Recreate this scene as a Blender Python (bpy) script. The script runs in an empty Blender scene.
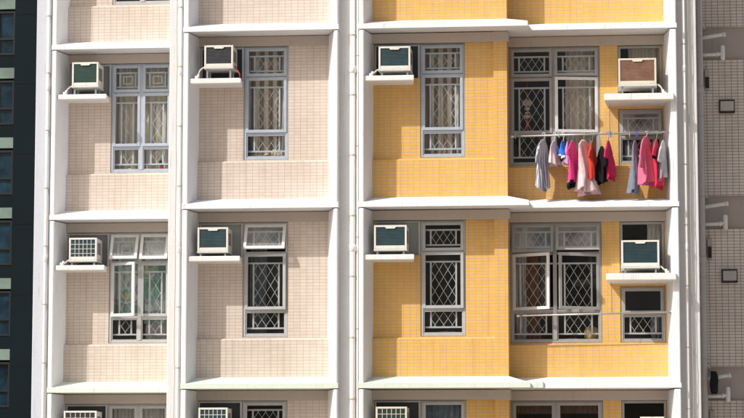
import bpy, math, random
from mathutils import Vector, Matrix
random.seed(7)
S = bpy.context.scene
C = S.collection

# ------------------------------------------------------------------ camera
cam_d = bpy.data.cameras.new('camera'); cam = bpy.data.objects.new('camera', cam_d); C.objects.link(cam)
YAW, PITCH = -0.102, 0.111
fwd = Vector((math.sin(YAW)*math.cos(PITCH), math.cos(YAW)*math.cos(PITCH), math.sin(PITCH)))
cam.location = (4.209, -37.599, -6.996)
cam.rotation_euler = fwd.to_track_quat('-Z', 'Y').to_euler()
cam_d.sensor_width = 36.0; cam_d.lens = 2500.8/744*36
cam_d.clip_start = 0.5; cam_d.clip_end = 2000
S.camera = cam

# ------------------------------------------------------------------ light
SUN = Vector((1.16, 1.0, -1.49)).normalized()            # the way the sunlight travels
w = bpy.data.worlds.new('World'); S.world = w; w.use_nodes = True
nt = w.node_tree; nt.nodes.clear()
sky = nt.nodes.new('ShaderNodeTexSky'); sky.sky_type = 'NISHITA'; sky.sun_disc = False
sky.sun_elevation = math.asin(-SUN.z); sky.sun_rotation = math.atan2(-SUN.x, -SUN.y)
sky.air_density = 1.0; sky.dust_density = 7.0; sky.ozone_density = 1.0
bg = nt.nodes.new('ShaderNodeBackground'); bg.inputs['Strength'].default_value = 0.095
out = nt.nodes.new('ShaderNodeOutputWorld')
nt.links.new(sky.outputs[0], bg.inputs['Color']); nt.links.new(bg.outputs[0], out.inputs['Surface'])
sun_d = bpy.data.lights.new('sun', 'SUN'); sun_d.energy = 3.6; sun_d.angle = math.radians(0.5); sun_d.color = (1.0, 0.98, 0.955)
sun = bpy.data.objects.new('sun', sun_d); C.objects.link(sun); sun.rotation_euler = SUN.to_track_quat('-Z', 'Y').to_euler()
sun.location = (-20, -20, 20)
S.view_settings.view_transform = 'Standard'; S.view_settings.look = 'None'
S.view_settings.gamma = 1.0; S.view_settings.use_curve_mapping = False
S.view_settings.exposure = 0.14

# ------------------------------------------------------------------ materials
def new_mat(name):
    m = bpy.data.materials.new(name); m.use_nodes = True
    n = m.node_tree; n.nodes.clear()
    o = n.nodes.new('ShaderNodeOutputMaterial'); p = n.nodes.new('ShaderNodeBsdfPrincipled')
    n.links.new(p.outputs[0], o.inputs['Surface'])
    return m, n, p
def mixcol(n, fac, a, b, mode='MIX'):
    x = n.nodes.new('ShaderNodeMix'); x.data_type = 'RGBA'; x.blend_type = mode
    for sock, v in ((x.inputs[0], fac), (x.inputs[6], a), (x.inputs[7], b)):
        if hasattr(v, 'links'): n.links.new(v, sock)
        else: sock.default_value = v if not isinstance(v, tuple) else (*v, 1)
    return x.outputs[2]
def noise(n, vec, scale, detail=3, rough=.6):
    t = n.nodes.new('ShaderNodeTexNoise'); t.inputs['Scale'].default_value = scale
    t.inputs['Detail'].default_value = detail; t.inputs['Roughness'].default_value = rough
    if vec: n.links.new(vec, t.inputs['Vector'])
    return t.outputs['Fac']
def ramp(n, fac, a, b):
    r = n.nodes.new('ShaderNodeMapRange'); r.inputs[1].default_value = a; r.inputs[2].default_value = b
    n.links.new(fac, r.inputs[0]); return r.outputs[0]
def mapping(n, vec, scale):
    mp = n.nodes.new('ShaderNodeMapping'); mp.inputs['Scale'].default_value = scale
    n.links.new(vec, mp.inputs['Vector']); return mp.outputs[0]
def bump(n, p, h, strength, dist):
    b = n.nodes.new('ShaderNodeBump'); b.inputs['Strength'].default_value = strength; b.inputs['Distance'].default_value = dist
    n.links.new(h, b.inputs['Height']); n.links.new(b.outputs[0], p.inputs['Normal'])
def geo_pos(n):
    return n.nodes.new('ShaderNodeNewGeometry').outputs['Position']

def paint(name, col, rough=.6, grime=(.45, .40, .33), amount=.35, streak=True, spec=.35, metal=0):
    m, n, p = new_mat(name)
    pos = geo_pos(n)
    a = noise(n, pos, 1.6, 6, .7)
    b = noise(n, mapping(n, pos, (9, 9, .7)), 1.0, 5, .65) if streak else noise(n, pos, 6, 5)
    f = n.nodes.new('ShaderNodeMath'); f.operation = 'MULTIPLY'
    n.links.new(ramp(n, a, .42, .75), f.inputs[0]); n.links.new(ramp(n, b, .45, .8), f.inputs[1])
    g = n.nodes.new('ShaderNodeMath'); g.operation = 'MULTIPLY'; n.links.new(f.outputs[0], g.inputs[0]); g.inputs[1].default_value = amount
    c = mixcol(n, g.outputs[0], col, tuple(col[i]*grime[i]*1.6 for i in range(3)))
    run = noise(n, mapping(n, pos, (38, 38, 1.1)), 1.0, 4, .6)
    pt = noise(n, pos, 2.7, 4, .6)
    q = n.nodes.new('ShaderNodeMath'); q.operation = 'MULTIPLY'; n.links.new(ramp(n, run, .56, .74), q.inputs[0]); n.links.new(ramp(n, pt, .48, .66), q.inputs[1])
    q2 = n.nodes.new('ShaderNodeMath'); q2.operation = 'MULTIPLY'; n.links.new(q.outputs[0], q2.inputs[0]); q2.inputs[1].default_value = min(.8, amount*1.5)
    c = mixcol(n, q2.outputs[0], c, tuple(col[i]*(.42, .38, .33)[i] for i in range(3)))
    mo = noise(n, pos, 42, 3, .7)
    q3 = n.nodes.new('ShaderNodeMath'); q3.operation = 'MULTIPLY'; n.links.new(ramp(n, mo, .66, .74), q3.inputs[0]); q3.inputs[1].default_value = min(.7, amount)
    c = mixcol(n, q3.outputs[0], c, tuple(col[i]*(.35, .33, .30)[i] for i in range(3)))
    fine = noise(n, pos, 30, 4)
    c = mixcol(n, ramp(n, fine, .35, .75), c, mixcol(n, 1.0, c, (.93, .925, .91), 'MULTIPLY'))
    n.links.new(c, p.inputs['Base Color'])
    p.inputs['Roughness'].default_value = rough; p.inputs['Specular IOR Level'].default_value = spec; p.inputs['Metallic'].default_value = metal
    bump(n, p, noise(n, pos, 55, 4), .12, .004)
    return m

def tile(name, c1, c2, grout, w=.1, h=.05, mortar=.0075, blotch=.12, rough=.32):
    m, n, p = new_mat(name)
    pos = geo_pos(n)
    s = n.nodes.new('ShaderNodeSeparateXYZ'); n.links.new(pos, s.inputs[0])
    ad = n.nodes.new('ShaderNodeMath'); ad.operation = 'ADD'; n.links.new(s.outputs[0], ad.inputs[0]); n.links.new(s.outputs[1], ad.inputs[1])
    cb = n.nodes.new('ShaderNodeCombineXYZ'); n.links.new(ad.outputs[0], cb.inputs[0]); n.links.new(s.outputs[2], cb.inputs[1])
    off = n.nodes.new('ShaderNodeVectorMath'); off.operation = 'ADD'; n.links.new(cb.outputs[0], off.inputs[0]); off.inputs[1].default_value = (50.03, 50.01, 0)
    b = n.nodes.new('ShaderNodeTexBrick'); b.offset = 0; b.squash = 1
    n.links.new(off.outputs[0], b.inputs['Vector'])
    b.inputs['Scale'].default_value = 1; b.inputs['Brick Width'].default_value = w; b.inputs['Row Height'].default_value = h
    b.inputs['Mortar Size'].default_value = mortar/2*1.15; b.inputs['Mortar Smooth'].default_value = .15; b.inputs['Bias'].default_value = 0
    b.inputs['Color1'].default_value = (*c1, 1); b.inputs['Color2'].default_value = (*c2, 1); b.inputs['Mortar'].default_value = (*grout, 1)
    c = b.outputs['Color']
    dark = mixcol(n, 1.0, c, (1-blotch, 1-blotch*1.1, 1-blotch*1.25), 'MULTIPLY')
    c = mixcol(n, ramp(n, noise(n, pos, 1.1, 5, .65), .35, .7), c, dark)
    st = noise(n, mapping(n, pos, (7, 7, .5)), 1.0, 5, .6)
    c = mixcol(n, ramp(n, st, .52, .8), c, mixcol(n, 1.0, c, (.86, .83, .80), 'MULTIPLY'))
    n.links.new(c, p.inputs['Base Color'])
    p.inputs['Roughness'].default_value = rough; p.inputs['Specular IOR Level'].default_value = .4
    inv = n.nodes.new('ShaderNodeMath'); inv.operation = 'SUBTRACT'; inv.inputs[0].default_value = 1; n.links.new(b.outputs['Fac'], inv.inputs[1])
    bump(n, p, inv.outputs[0], .45, .004)
    return m

def plain(name, col, rough=.6, metal=0, spec=.4, var=.12, scale=12):
    m, n, p = new_mat(name)
    pos = geo_pos(n)
    c = mixcol(n, ramp(n, noise(n, pos, scale, 4), .3, .7), col, tuple(v*(1-var) for v in col))
    n.links.new(c, p.inputs['Base Color']); p.inputs['Roughness'].default_value = rough
    p.inputs['Metallic'].default_value = metal; p.inputs['Specular IOR Level'].default_value = spec
    return m

def cloth(name, col, col2=None, stripe=0, trans=.12, mode=None):
    m, n, p = new_mat(name)
    tc = n.nodes.new('ShaderNodeTexCoord').outputs['Object']
    c2 = col2 or tuple(v*.8 for v in col)
    if mode == 'stripe':
        wv = n.nodes.new('ShaderNodeTexWave'); wv.bands_direction = 'X'; wv.inputs['Scale'].default_value = stripe
        wv.inputs['Distortion'].default_value = .6; n.links.new(tc, wv.inputs['Vector']); f = ramp(n, wv.outputs['Fac'], .4, .6)
    elif mode == 'print':
        f = ramp(n, noise(n, tc, stripe, 2), .47, .53)
    else:
        f = ramp(n, noise(n, tc, 9, 4), .3, .75)
    c = mixcol(n, f, col, c2)
    n.links.new(c, p.inputs['Base Color']); p.inputs['Roughness'].default_value = .85; p.inputs['Specular IOR Level'].default_value = .15
    p.inputs['Sheen Weight'].default_value = .15 if max(col) > .05 else 0
    bump(n, p, noise(n, mapping(n, tc, (1, 1, .45)), 22, 3, .5), .55, .02)
    if trans:
        o = [x for x in n.nodes if x.type == 'OUTPUT_MATERIAL'][0]
        tr = n.nodes.new('ShaderNodeBsdfTranslucent'); n.links.new(c, tr.inputs['Color'])
        mx = n.nodes.new('ShaderNodeMixShader'); mx.inputs[0].default_value = trans
        n.links.new(p.outputs[0], mx.inputs[1]); n.links.new(tr.outputs[0], mx.inputs[2]); n.links.new(mx.outputs[0], o.inputs['Surface'])
    return m

def flowery(name):
    m, n, p = new_mat(name)
    pos = geo_pos(n)
    f = noise(n, pos, 2.6, 1, .4)
    r = n.nodes.new('ShaderNodeValToRGB'); r.color_ramp.interpolation = 'CONSTANT'
    cols = [(0, (.22, .38, .32)), (.38, (.30, .56, .49)), (.46, (.42, .31, .52)), (.50, (.58, .70, .62)), (.58, (.28, .50, .44)), (.64, (.66, .66, .46))]
    el = r.color_ramp.elements
    while len(el) < len(cols): el.new(.5)
    for e, (pp, cc) in zip(el, cols): e.position = pp; e.color = (*cc, 1)
    n.links.new(f, r.inputs[0]); n.links.new(r.outputs[0], p.inputs['Base Color']); p.inputs['Roughness'].default_value = .9
    return m

def glass(name, dust=.10, tint=(.9, .95, .94), refl=1.0):
    m = bpy.data.materials.new(name); m.use_nodes = True; n = m.node_tree; n.nodes.clear()
    o = n.nodes.new('ShaderNodeOutputMaterial')
    tr = n.nodes.new('ShaderNodeBsdfTransparent'); tr.inputs[0].default_value = (*tint, 1)
    df = n.nodes.new('ShaderNodeBsdfDiffuse'); df.inputs[0].default_value = (.75, .77, .77, 1)
    gl = n.nodes.new('ShaderNodeBsdfGlossy'); gl.inputs['Roughness'].default_value = .02; gl.inputs[0].default_value = (1, 1, 1, 1)
    fr = n.nodes.new('ShaderNodeFresnel'); fr.inputs[0].default_value = 1.5
    pos = geo_pos(n)
    d = n.nodes.new('ShaderNodeMath'); d.operation = 'MULTIPLY'; d.inputs[1].default_value = dust*2
    n.links.new(ramp(n, noise(n, pos, 3.5, 4), .2, .8), d.inputs[0])
    m1 = n.nodes.new('ShaderNodeMixShader'); n.links.new(d.outputs[0], m1.inputs[0]); n.links.new(tr.outputs[0], m1.inputs[1]); n.links.new(df.outputs[0], m1.inputs[2])
    f2 = n.nodes.new('ShaderNodeMath'); f2.operation = 'MULTIPLY'; f2.inputs[1].default_value = refl; n.links.new(fr.outputs[0], f2.inputs[0])
    m2 = n.nodes.new('ShaderNodeMixShader'); n.links.new(f2.outputs[0], m2.inputs[0]); n.links.new(m1.outputs[0], m2.inputs[1]); n.links.new(gl.outputs[0], m2.inputs[2])
    b = n.nodes.new('ShaderNodeBump'); b.inputs['Strength'].default_value = .05; b.inputs['Distance'].default_value = .02
    n.links.new(noise(n, pos, 2.5, 1), b.inputs['Height']); n.links.new(b.outputs[0], gl.inputs['Normal'])
    n.links.new(m2.outputs[0], o.inputs['Surface'])
    return m

def coil(name, c1, c2, scale=70, metal=.3):
    m, n, p = new_mat(name)
    pos = geo_pos(n)
    wv = n.nodes.new('ShaderNodeTexWave'); wv.bands_direction = 'Z'; wv.inputs['Scale'].default_value = scale/6.28*2
    n.links.new(pos, wv.inputs['Vector'])
    dirt = noise(n, pos, 8, 5, .7)
    c = mixcol(n, ramp(n, dirt, .35, .7), c1, c2)
    c = mixcol(n, wv.outputs['Fac'], mixcol(n, 1.0, c, (.62, .62, .62), 'MULTIPLY'), c)
    n.links.new(c, p.inputs['Base Color']); p.inputs['Roughness'].default_value = .5; p.inputs['Metallic'].default_value = metal
    bump(n, p, wv.outputs['Fac'], .5, .004)
    return m

M = {}
M['white'] = paint('white_paint', (.79, .81, .85), amount=.55)
M['pier'] = paint('pier_paint', (.71, .72, .73), amount=.4)
M['green'] = paint('pale_green_paint', (.68, .76, .685), amount=.5, grime=(.42, .44, .32))
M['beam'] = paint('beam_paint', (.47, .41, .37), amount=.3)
M['shelf'] = paint('shelf_paint', (.78, .78, .775), amount=.8, grime=(.40, .33, .26))
M['beige'] = tile('beige_tile', (.69, .60, .525), (.645, .56, .485), (.46, .385, .335), mortar=.0065)
M['yellow'] = tile('yellow_tile', (.77, .465, .125), (.735, .435, .11), (.50, .355, .275), mortar=.007, blotch=.08)
M['grey'] = tile('grey_tile', (.78, .715, .655), (.72, .655, .60), (.36, .325, .30), mortar=.011, blotch=.2)
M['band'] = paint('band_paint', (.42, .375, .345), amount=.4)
M['alu'] = plain('blue_grey_aluminium', (.42, .475, .55), .45, .0)
M['alu2'] = plain('grey_aluminium', (.46, .465, .465), .45, .0)
M['alu3'] = plain('brown_aluminium', (.36, .355, .35), .45, .0)
M['alu_w'] = plain('worn_white_aluminium', (.74, .74, .74), .45, .0)
M['bars'] = plain('grille_paint', (.56, .63, .73), .5)
M['bars2'] = plain('white_grille_paint', (.60, .62, .63), .5)
M['glass'] = glass('window_glass', .006, (.98,.985,.98), .28)
M['glass_d'] = glass('dusty_glass', .17, (.96,.97,.965), .5)
M['room'] = plain('room_plaster', (.58, .53, .47), .9)  # pale walls, lightened so the curtains in front look brighter
M['room_shade'] = plain('shaded_room_plaster', (.055, .042, .036), .9)  # gloom of unlit rooms put into the wall colour
M['panel_dark'] = plain('dark_infill', (.035, .038, .04), .6)
M['panel_grey'] = plain('grey_green_infill', (.30, .33, .31), .6)
M['panel_mid'] = plain('mid_grey_infill', (.20, .20, .20), .6)
M['ac_white'] = paint('ac_white', (.72, .71, .67), .45, amount=.75)
M['ac_cream'] = paint('ac_cream', (.68, .64, .55), .45, amount=.7)
M['ac_tray'] = paint('ac_tray', (.62, .63, .60), .5, amount=.6)
M['coil_green'] = coil('coil_green', (.006, .034, .028), (.014, .05, .042))
M['coil_teal'] = coil('coil_teal', (.009, .036, .046), (.02, .06, .072))
M['coil_black'] = coil('coil_black', (.015, .018, .022), (.035, .040, .046))
M['coil_rust'] = coil('coil_rust', (.20, .095, .065), (.30, .16, .11))
M['steel'] = plain('galvanised_steel', (.36, .38, .40), .4, .6)
M['slot'] = plain('dark_slot', (.03, .028, .026), .8)
M['hose'] = plain('hose_plastic', (.60, .55, .47), .5)
M['red_wire'] = plain('red_wire', (.45, .03, .03), .5)
M['pvc'] = paint('white_pvc', (.80, .80, .78), .4, amount=.3)
M['pvc_grey'] = paint('grey_pipe', (.50, .50, .48), .5, amount=.9, grime=(.3, .26, .2))
M['bracket'] = plain('rusty_bracket', (.50, .44, .33), .6)
M['curtain_cream'] = cloth('curtain_cream', (.90, .84, .71), (.84, .76, .62), trans=.25)
M['curtain_striped_folds'] = cloth('curtain_striped_folds', (.92, .86, .76), (.34, .24, .15), 2.3, trans=.15, mode='stripe')  # brown stripes that also paint the dark gaps between bright folds
M['curtain_beige'] = cloth('curtain_beige', (.90, .83, .73), (.82, .74, .62), trans=.25)
M['curtain_pale'] = cloth('curtain_pale', (.78, .76, .73), (.64, .62, .6), trans=.2)
M['curtain_blue'] = cloth('curtain_blue', (.25, .32, .38), (.14, .19, .24), trans=.1)
M['curtain_rust'] = cloth('curtain_rust', (.24, .10, .065), (.16, .07, .05), trans=.1)
M['valance'] = cloth('valance', (.17, .10, .065), (.11, .065, .045), trans=0)
M['curtain_flower'] = flowery('curtain_flower')
M['bamboo'] = plain('pole_metal', (.50, .48, .45), .35, .5)
M['dark_panel'] = plain('dark_cladding', (.003, .0105, .0145), .6, 0, .12, .25, .4)
M['dark_joint'] = plain('cladding_joint', (.07, .062, .05), .7)
M['mint'] = plain('mint_spandrel', (.22, .31, .265), .6, var=.5, scale=.9)
M['dark_frame'] = plain('dark_frame', (.008, .010, .012), .5)
M['tower_glass'] = plain('tower_glass', (.012, .05, .085), .15, 0, .4, .9, 1.6)
M['concrete'] = plain('street_concrete', (.46, .40, .33), .9, 0, .2, .25, .3)
M['cable'] = plain('cable_sheath', (.42, .40, .36), .6)
M['black'] = plain('black_cloth', (.012, .012, .014), .9)
for nm, c in dict(blue=(.03, .12, .55), green=(.25, .5, .2), white=(.75, .75, .75), purple=(.3, .22, .5), teal=(.1, .4, .45)).items():
    M['hang_'+nm] = plain('hanger_'+nm, c, .4)

# ------------------------------------------------------------------ mesh helpers
class MB:
    def __init__(s): s.v = []; s.f = []; s.mi = []
    def poly(s, pts, mi=0):
        b = len(s.v); s.v += [tuple(p) for p in pts]; s.f.append(tuple(range(b, b+len(pts)))); s.mi.append(mi); return s
    def box(s, x0, x1, y0, y1, z0, z1, mi=0):
        x0, x1 = min(x0, x1), max(x0, x1); y0, y1 = min(y0, y1), max(y0, y1); z0, z1 = min(z0, z1), max(z0, z1)
        b = len(s.v)
        s.v += [(x0,y0,z0),(x1,y0,z0),(x1,y1,z0),(x0,y1,z0),(x0,y0,z1),(x1,y0,z1),(x1,y1,z1),(x0,y1,z1)]
        for q in ((0,3,2,1),(4,5,6,7),(0,1,5,4),(1,2,6,5),(2,3,7,6),(3,0,4,7)): s.f.append(tuple(b+i for i in q)); s.mi.append(mi)
        return s
    def prism(s, pts, z0, z1):                      # plan polygon, anticlockwise seen from above
        b = len(s.v); k = len(pts)
        s.v += [(x, y, z0) for x, y in pts] + [(x, y, z1) for x, y in pts]
        s.f.append(tuple(b+i for i in reversed(range(k)))); s.mi.append(0)
        s.f.append(tuple(b+k+i for i in range(k))); s.mi.append(0)
        for i in range(k):
            j = (i+1) % k; s.f.append((b+i, b+j, b+k+j, b+k+i)); s.mi.append(0)
        return s
    def tube(s, path, r, n=10, cap=True, mi=0):
        path = [Vector(p) for p in path]; rings = []
        rr = r if isinstance(r, (list, tuple)) else [r]*len(path)
        for i, p in enumerate(path):
            t = (path[min(i+1, len(path)-1)] - path[max(i-1, 0)]).normalized()
            a = t.orthogonal().normalized() if abs(t.z) < .95 else Vector((1, 0, 0))
            a = (a - t*a.dot(t)).normalized()
            if i and rings:
                a = (prev - t*prev.dot(t)).normalized()
            prev = a; b_ = t.cross(a); base = len(s.v)
            s.v += [tuple(p + (a*math.cos(q*2*math.pi/n) + b_*math.sin(q*2*math.pi/n))*rr[i]) for q in range(n)]
            rings.append(base)
        for r0, r1 in zip(rings, rings[1:]):
            for q in range(n):
                s.f.append((r0+q, r0+(q+1) % n, r1+(q+1) % n, r1+q)); s.mi.append(mi)
        if cap:
            s.f.append(tuple(rings[0]+q for q in reversed(range(n)))); s.mi.append(mi)
            s.f.append(tuple(rings[-1]+q for q in range(n))); s.mi.append(mi)
        return s
    def bar(s, a, b, t):                            # thin square bar between two points of a plane y = const
        a = Vector(a); b = Vector(b); d = (b-a).normalized(); nrm = Vector((-d.z, 0, d.x))*t/2; h = Vector((0, t/2, 0))
        base = len(s.v)
        for p in (a, b):
            s.v += [tuple(p+nrm-h), tuple(p-nrm-h), tuple(p-nrm+h), tuple(p+nrm+h)]
        for q in ((0,1,5,4),(1,2,6,5),(2,3,7,6),(3,0,4,7),(3,2,1,0),(4,5,6,7)): s.f.append(tuple(base+i for i in q)); s.mi.append(0)
        return s
    def ring(s, x0, x1, z0, z1, y0, y1, t):         # rectangular frame lying in the xz plane
        s.box(x0, x0+t, y0, y1, z0, z1); s.box(x1-t, x1, y0, y1, z0, z1)
        s.box(x0+t, x1-t, y0, y1, z0, z0+t); s.box(x0+t, x1-t, y0, y1, z1-t, z1); return s
    def mesh(s, name, mats, smooth=False):
        me = bpy.data.meshes.new(name); me.from_pydata(s.v, [], s.f)
        for m in (mats if isinstance(mats, (list, tuple)) else [mats]): me.materials.append(m)
        me.polygons.foreach_set('material_index', s.mi)
        if smooth: me.polygons.foreach_set('use_smooth', [True]*len(s.f))
        me.update(); return me

POS = {}
def place(o, parent, loc):
    loc = Vector(loc); POS[o.name] = loc
    if parent: o.parent = parent; o.location = loc - POS[parent.name]
    else: o.location = loc
def obj(name, me, parent=None, loc=(0, 0, 0), bevel=0, seg=2):
    o = bpy.data.objects.new(name, me); C.objects.link(o); place(o, parent, loc)
    if bevel:
        b = o.modifiers.new('bevel', 'BEVEL'); b.width = bevel; b.segments = seg; b.limit_method = 'ANGLE'; b.angle_limit = .6
    return o
def empty(name, loc):
    o = bpy.data.objects.new(name, None); C.objects.link(o); place(o, None, loc); o.empty_display_size = .2; return o
def tag(o, label, cat, group=None):
    o['label'] = label; o['category'] = cat
    if group: o['group'] = group
    return o

# ------------------------------------------------------------------ the setting
GZ = -18.0
g = MB(); N = 20; E_ = 900
for i in range(N):
    for j in range(N):
        x0 = -E_+2*E_*i/N; x1 = -E_+2*E_*(i+1)/N; y0 = -E_+2*E_*j/N; y1 = -E_+2*E_*(j+1)/N
        g.poly([(x0,y0,0),(x1,y0,0),(x1,y1,0),(x0,y1,0)])
ground = obj('ground', g.mesh('ground', M['concrete']), None, (0, 0, GZ)); ground['kind'] = 'structure'

# ------------------------------------------------------------------ the apartment block
H = 2.75
FLOORS = [2.75, 0.0, -2.75, -5.5]              # underside of the ledge above each storey
EXTRA = [8.25, 5.5, -8.25, -11.0, -13.75]      # plain storeys above and below
B = empty('apartment_building', (0, 3, GZ))
tag(B, 'apartment block with white ledges and fins, beige tiles left and yellow tiles right', 'building')

BAYS = {   # front plane, wall plane, back corners, left fin (outer, inner front), right fin
    1: dict(F=1.337, W=1.81, L=-4.763, R=-2.70, tile='beige', finL=(-4.945, -4.868)),
    2: dict(F=0.0, W=.47, L=-2.385, R=-.38, tile='beige', finL=(-2.565, -2.48), finR=(-.224, -.162)),
    3: dict(F=0.0, W=.47, L=.342, R=2.405, tile='yellow', finL=(.160, .237)),
    4: dict(F=.42, W=.96, L=2.405, R=4.805, tile='yellow', finR=(4.90, 5.0)),
}
WZ0, WZ1 = -1.945, -.165
HOLES = {1: [(-4.07, -3.07, WZ0, WZ1), (-4.757, -4.07, -.70, WZ1)],
         2: [(-1.69, -.99, WZ0, WZ1), (-2.38, -1.69, -.70, WZ1)],
         3: [(1.06, 1.752, WZ0, WZ1), (.348, 1.06, -.70, WZ1)],
         4: [(2.412, 3.82, -2.03, WZ1), (4.10, 4.79, -.98, WZ1), (4.10, 4.79, -2.03, -1.165)]}

def wall_grid(x0, x1, z0, z1, holes, Y, depth):
    m = MB()
    xs = sorted({x0, x1} | {h[0] for h in holes} | {h[1] for h in holes}); zs = sorted({z0, z1} | {h[2] for h in holes} | {h[3] for h in holes})
    xs = [x for x in xs if x0 <= x <= x1]
    inh = lambda x, z: any(h[0] < x < h[1] and h[2] < z < h[3] for h in holes)
    cell = {}
    for i in range(len(xs)-1):
        for j in range(len(zs)-1):
            cell[i, j] = inh((xs[i]+xs[i+1])/2, (zs[j]+zs[j+1])/2)
    for (i, j), h in cell.items():
        a, b, c, d = xs[i], xs[i+1], zs[j], zs[j+1]
        if not h:
            m.poly([(a, Y, c), (b, Y, c), (b, Y, d), (a, Y, d)]); m.poly([(a, Y+depth, d), (b, Y+depth, d), (b, Y+depth, c), (a, Y+depth, c)])
        else:
            if not cell.get((i-1, j), True) or i == 0: m.poly([(a, Y, c), (a, Y, d), (a, Y+depth, d), (a, Y+depth, c)])
            if not cell.get((i+1, j), True) or i == len(xs)-2: m.poly([(b, Y, d), (b, Y, c), (b, Y+depth, c), (b, Y+depth, d)])
            if not cell.get((i, j-1), True): m.poly([(a, Y, c), (a, Y+depth, c), (b, Y+depth, c), (b, Y, c)])
            if not cell.get((i, j+1), True): m.poly([(a, Y, d), (b, Y, d), (b, Y+depth, d), (a, Y+depth, d)])
    return m

def ledge_mesh(k, mat):
    b = BAYS[k]; F, W = b['F']-.008, b['W']
    m = MB()
    if k == 3:
        xl, xr, xc, Yb = b['finL'][0]-.006, 2.745, 2.405, 1.05
        A = [(xl, F, 0), (xr, F, 0), (xr, Yb, 0), (xl, Yb, 0)]
        T = [(xl, F, .075), (xr, F, .075), (xr, Yb, .075), (xc, Yb, .19), (xc, W-.06, .19), (xl, W-.06, .19)]
        m.poly([A[3], A[2], A[1], A[0]])
        m.poly([A[0], A[1], T[1], T[0]]); m.poly([A[1], A[2], T[2], T[1]])
        m.poly([T[0], T[1], T[4], T[5]]); m.poly([T[1], T[2], T[3], T[4]])
        m.poly([T[5], T[4], T[3], (xl, Yb, .19)]); m.poly([A[3], A[0], T[0], T[5], (xl, Yb, .19)]); m.poly([A[2], A[3], (xl, Yb, .19), T[3], T[2]])
    else:
        xl = b['finL'][0]-.006 if 'finL' in b else 2.41
        xr = b['finR'][1]+.006 if 'finR' in b else b['R']
        Y1 = W+.08
        zb = .004 if k == 4 else 0
        pr = [(F, zb), (F, .075), (W-.06, .19), (Y1, .192), (Y1, zb)]
        if k == 4: xl = 2.52
        for i in range(len(pr)):
            (ya, za), (yb, zb) = pr[i], pr[(i+1) % len(pr)]
            m.poly([(xl, yb, zb), (xl, ya, za), (xr, ya, za), (xr, yb, zb)])
        m.poly([(xl, y, z) for y, z in pr][::-1]); m.poly([(xr, y, z) for y, z in pr])
    return m.mesh('ledge', mat)

ME = {}
for k, b in BAYS.items():
    F, W, L, R = b['F'], b['W'], b['L'], b['R']
    tl = M[b['tile']]
    x0, x1 = L-.06, R+(.06 if k != 3 else -.212)
    if k == 3: x1 = 2.197
    ME[k, 'wall'] = wall_grid(x0, x1, -H, 0, HOLES[k], W, .13).mesh('wall', tl)
    ME[k, 'blank'] = wall_grid(x0, x1, -H, 0, [], W, .13).mesh('wall', tl)
    top = -1.965 if k != 4 else -2.05
    sx1 = 2.197 if k == 3 else R+.03
    s = MB()
    for yy, z in (): pass
    pr = [(W-.06, -H+.1), (W-.06, top-.022), (W-.035, top), (W+.02, top+.004), (W+.02, -H+.1)]
    for i in range(len(pr)-1):
        (ya, za), (yb, zb) = pr[i], pr[i+1]
        s.poly([(L-.04, yb, zb), (L-.04, ya, za), (sx1, ya, za), (sx1, yb, zb)])
    s.poly([(L-.04, y, z) for y, z in pr][::-1]); s.poly([(sx1, y, z) for y, z in pr])
    ME[k, 'spandrel'] = s.mesh('spandrel', tl)
    bx1 = 2.43 if k == 3 else R+.03
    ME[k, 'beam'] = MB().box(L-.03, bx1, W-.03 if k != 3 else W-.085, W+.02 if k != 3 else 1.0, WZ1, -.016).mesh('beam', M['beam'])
    for mm in ('white', 'green'): ME[k, 'ledge', mm] = ledge_mesh(k, M[mm])
    if 'finL' in b:
        a, c = b['finL']
        ME[k, 'finL'] = MB().prism([(a, F), (c, F), (L+.002, W+.05), (a, W+.05)], -H+.02, -.012).mesh('fin', M['white'])
    if 'finR' in b:
        a, c = b['finR']
        ME[k, 'finR'] = MB().prism([(a, F), (c, F), (c, W+.05), (R-.002, W+.05)], -H+.02, -.012).mesh('fin', M['white'])
ME['pilaster'] = MB().box(2.197, 2.405, .41, 1.12, -H, 0).mesh('pilaster', M['yellow'])
ME['spout'] = MB().box(2.79, 2.93, .385, .50, .004, .105).mesh('joint_block', M['green'])
SH = {1: (-4.85, -4.055), 2: (-2.475, -1.667), 3: (.235, 1.003)}
for k, (a, c) in SH.items():
    F, W = BAYS[k]['F'], BAYS[k]['W']
    ME[k, 'shelf'] = MB().prism([(a, F+.03), (c, F+.03), (c-.05, W+.06), (a, W+.06)], -.808, -.725).mesh('ac_shelf', M['shelf'])
ME[4, 'shelf'] = MB().prism([(3.89, .30), (4.95, .30), (4.95, 1.02), (3.93, 1.02)], -1.125, -1.02).mesh('ac_shelf', M['shelf'])

for zf in FLOORS + EXTRA:
    for k, b in BAYS.items():
        det = zf in FLOORS
        obj('wall', ME[k, 'wall' if det else 'blank'], B, (0, 0, zf))
        obj('spandrel', ME[k, 'spandrel'], B, (0, 0, zf))
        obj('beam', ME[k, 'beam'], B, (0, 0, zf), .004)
        obj('ledge', ME[k, 'ledge', 'green' if zf == -5.5 and k != 4 else 'white'], B, (0, 0, zf), .008)
        for f in ('finL', 'finR'):
            if (k, f) in ME: obj('fin', ME[k, f], B, (0, 0, zf), .018, 3)
        if det: obj('ac_shelf', ME[k, 'shelf'], B, (0, 0, zf), .012)
    obj('pilaster', ME['pilaster'], B, (0, 0, zf))
    if zf in (-5.5,): obj('joint_block', ME['spout'], B, (0, 0, zf), .006)
ZT, ZB = 8.6, GZ
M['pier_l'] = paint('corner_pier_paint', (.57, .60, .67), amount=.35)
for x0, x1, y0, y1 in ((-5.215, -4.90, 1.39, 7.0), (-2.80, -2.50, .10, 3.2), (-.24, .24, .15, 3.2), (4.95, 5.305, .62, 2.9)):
    obj('pier', MB().box(x0, x1, y0, y1, ZB, ZT).mesh('pier', M['pier_l' if x0 < -5 else 'pier']), B, (0, 0, 0), .012)
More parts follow.
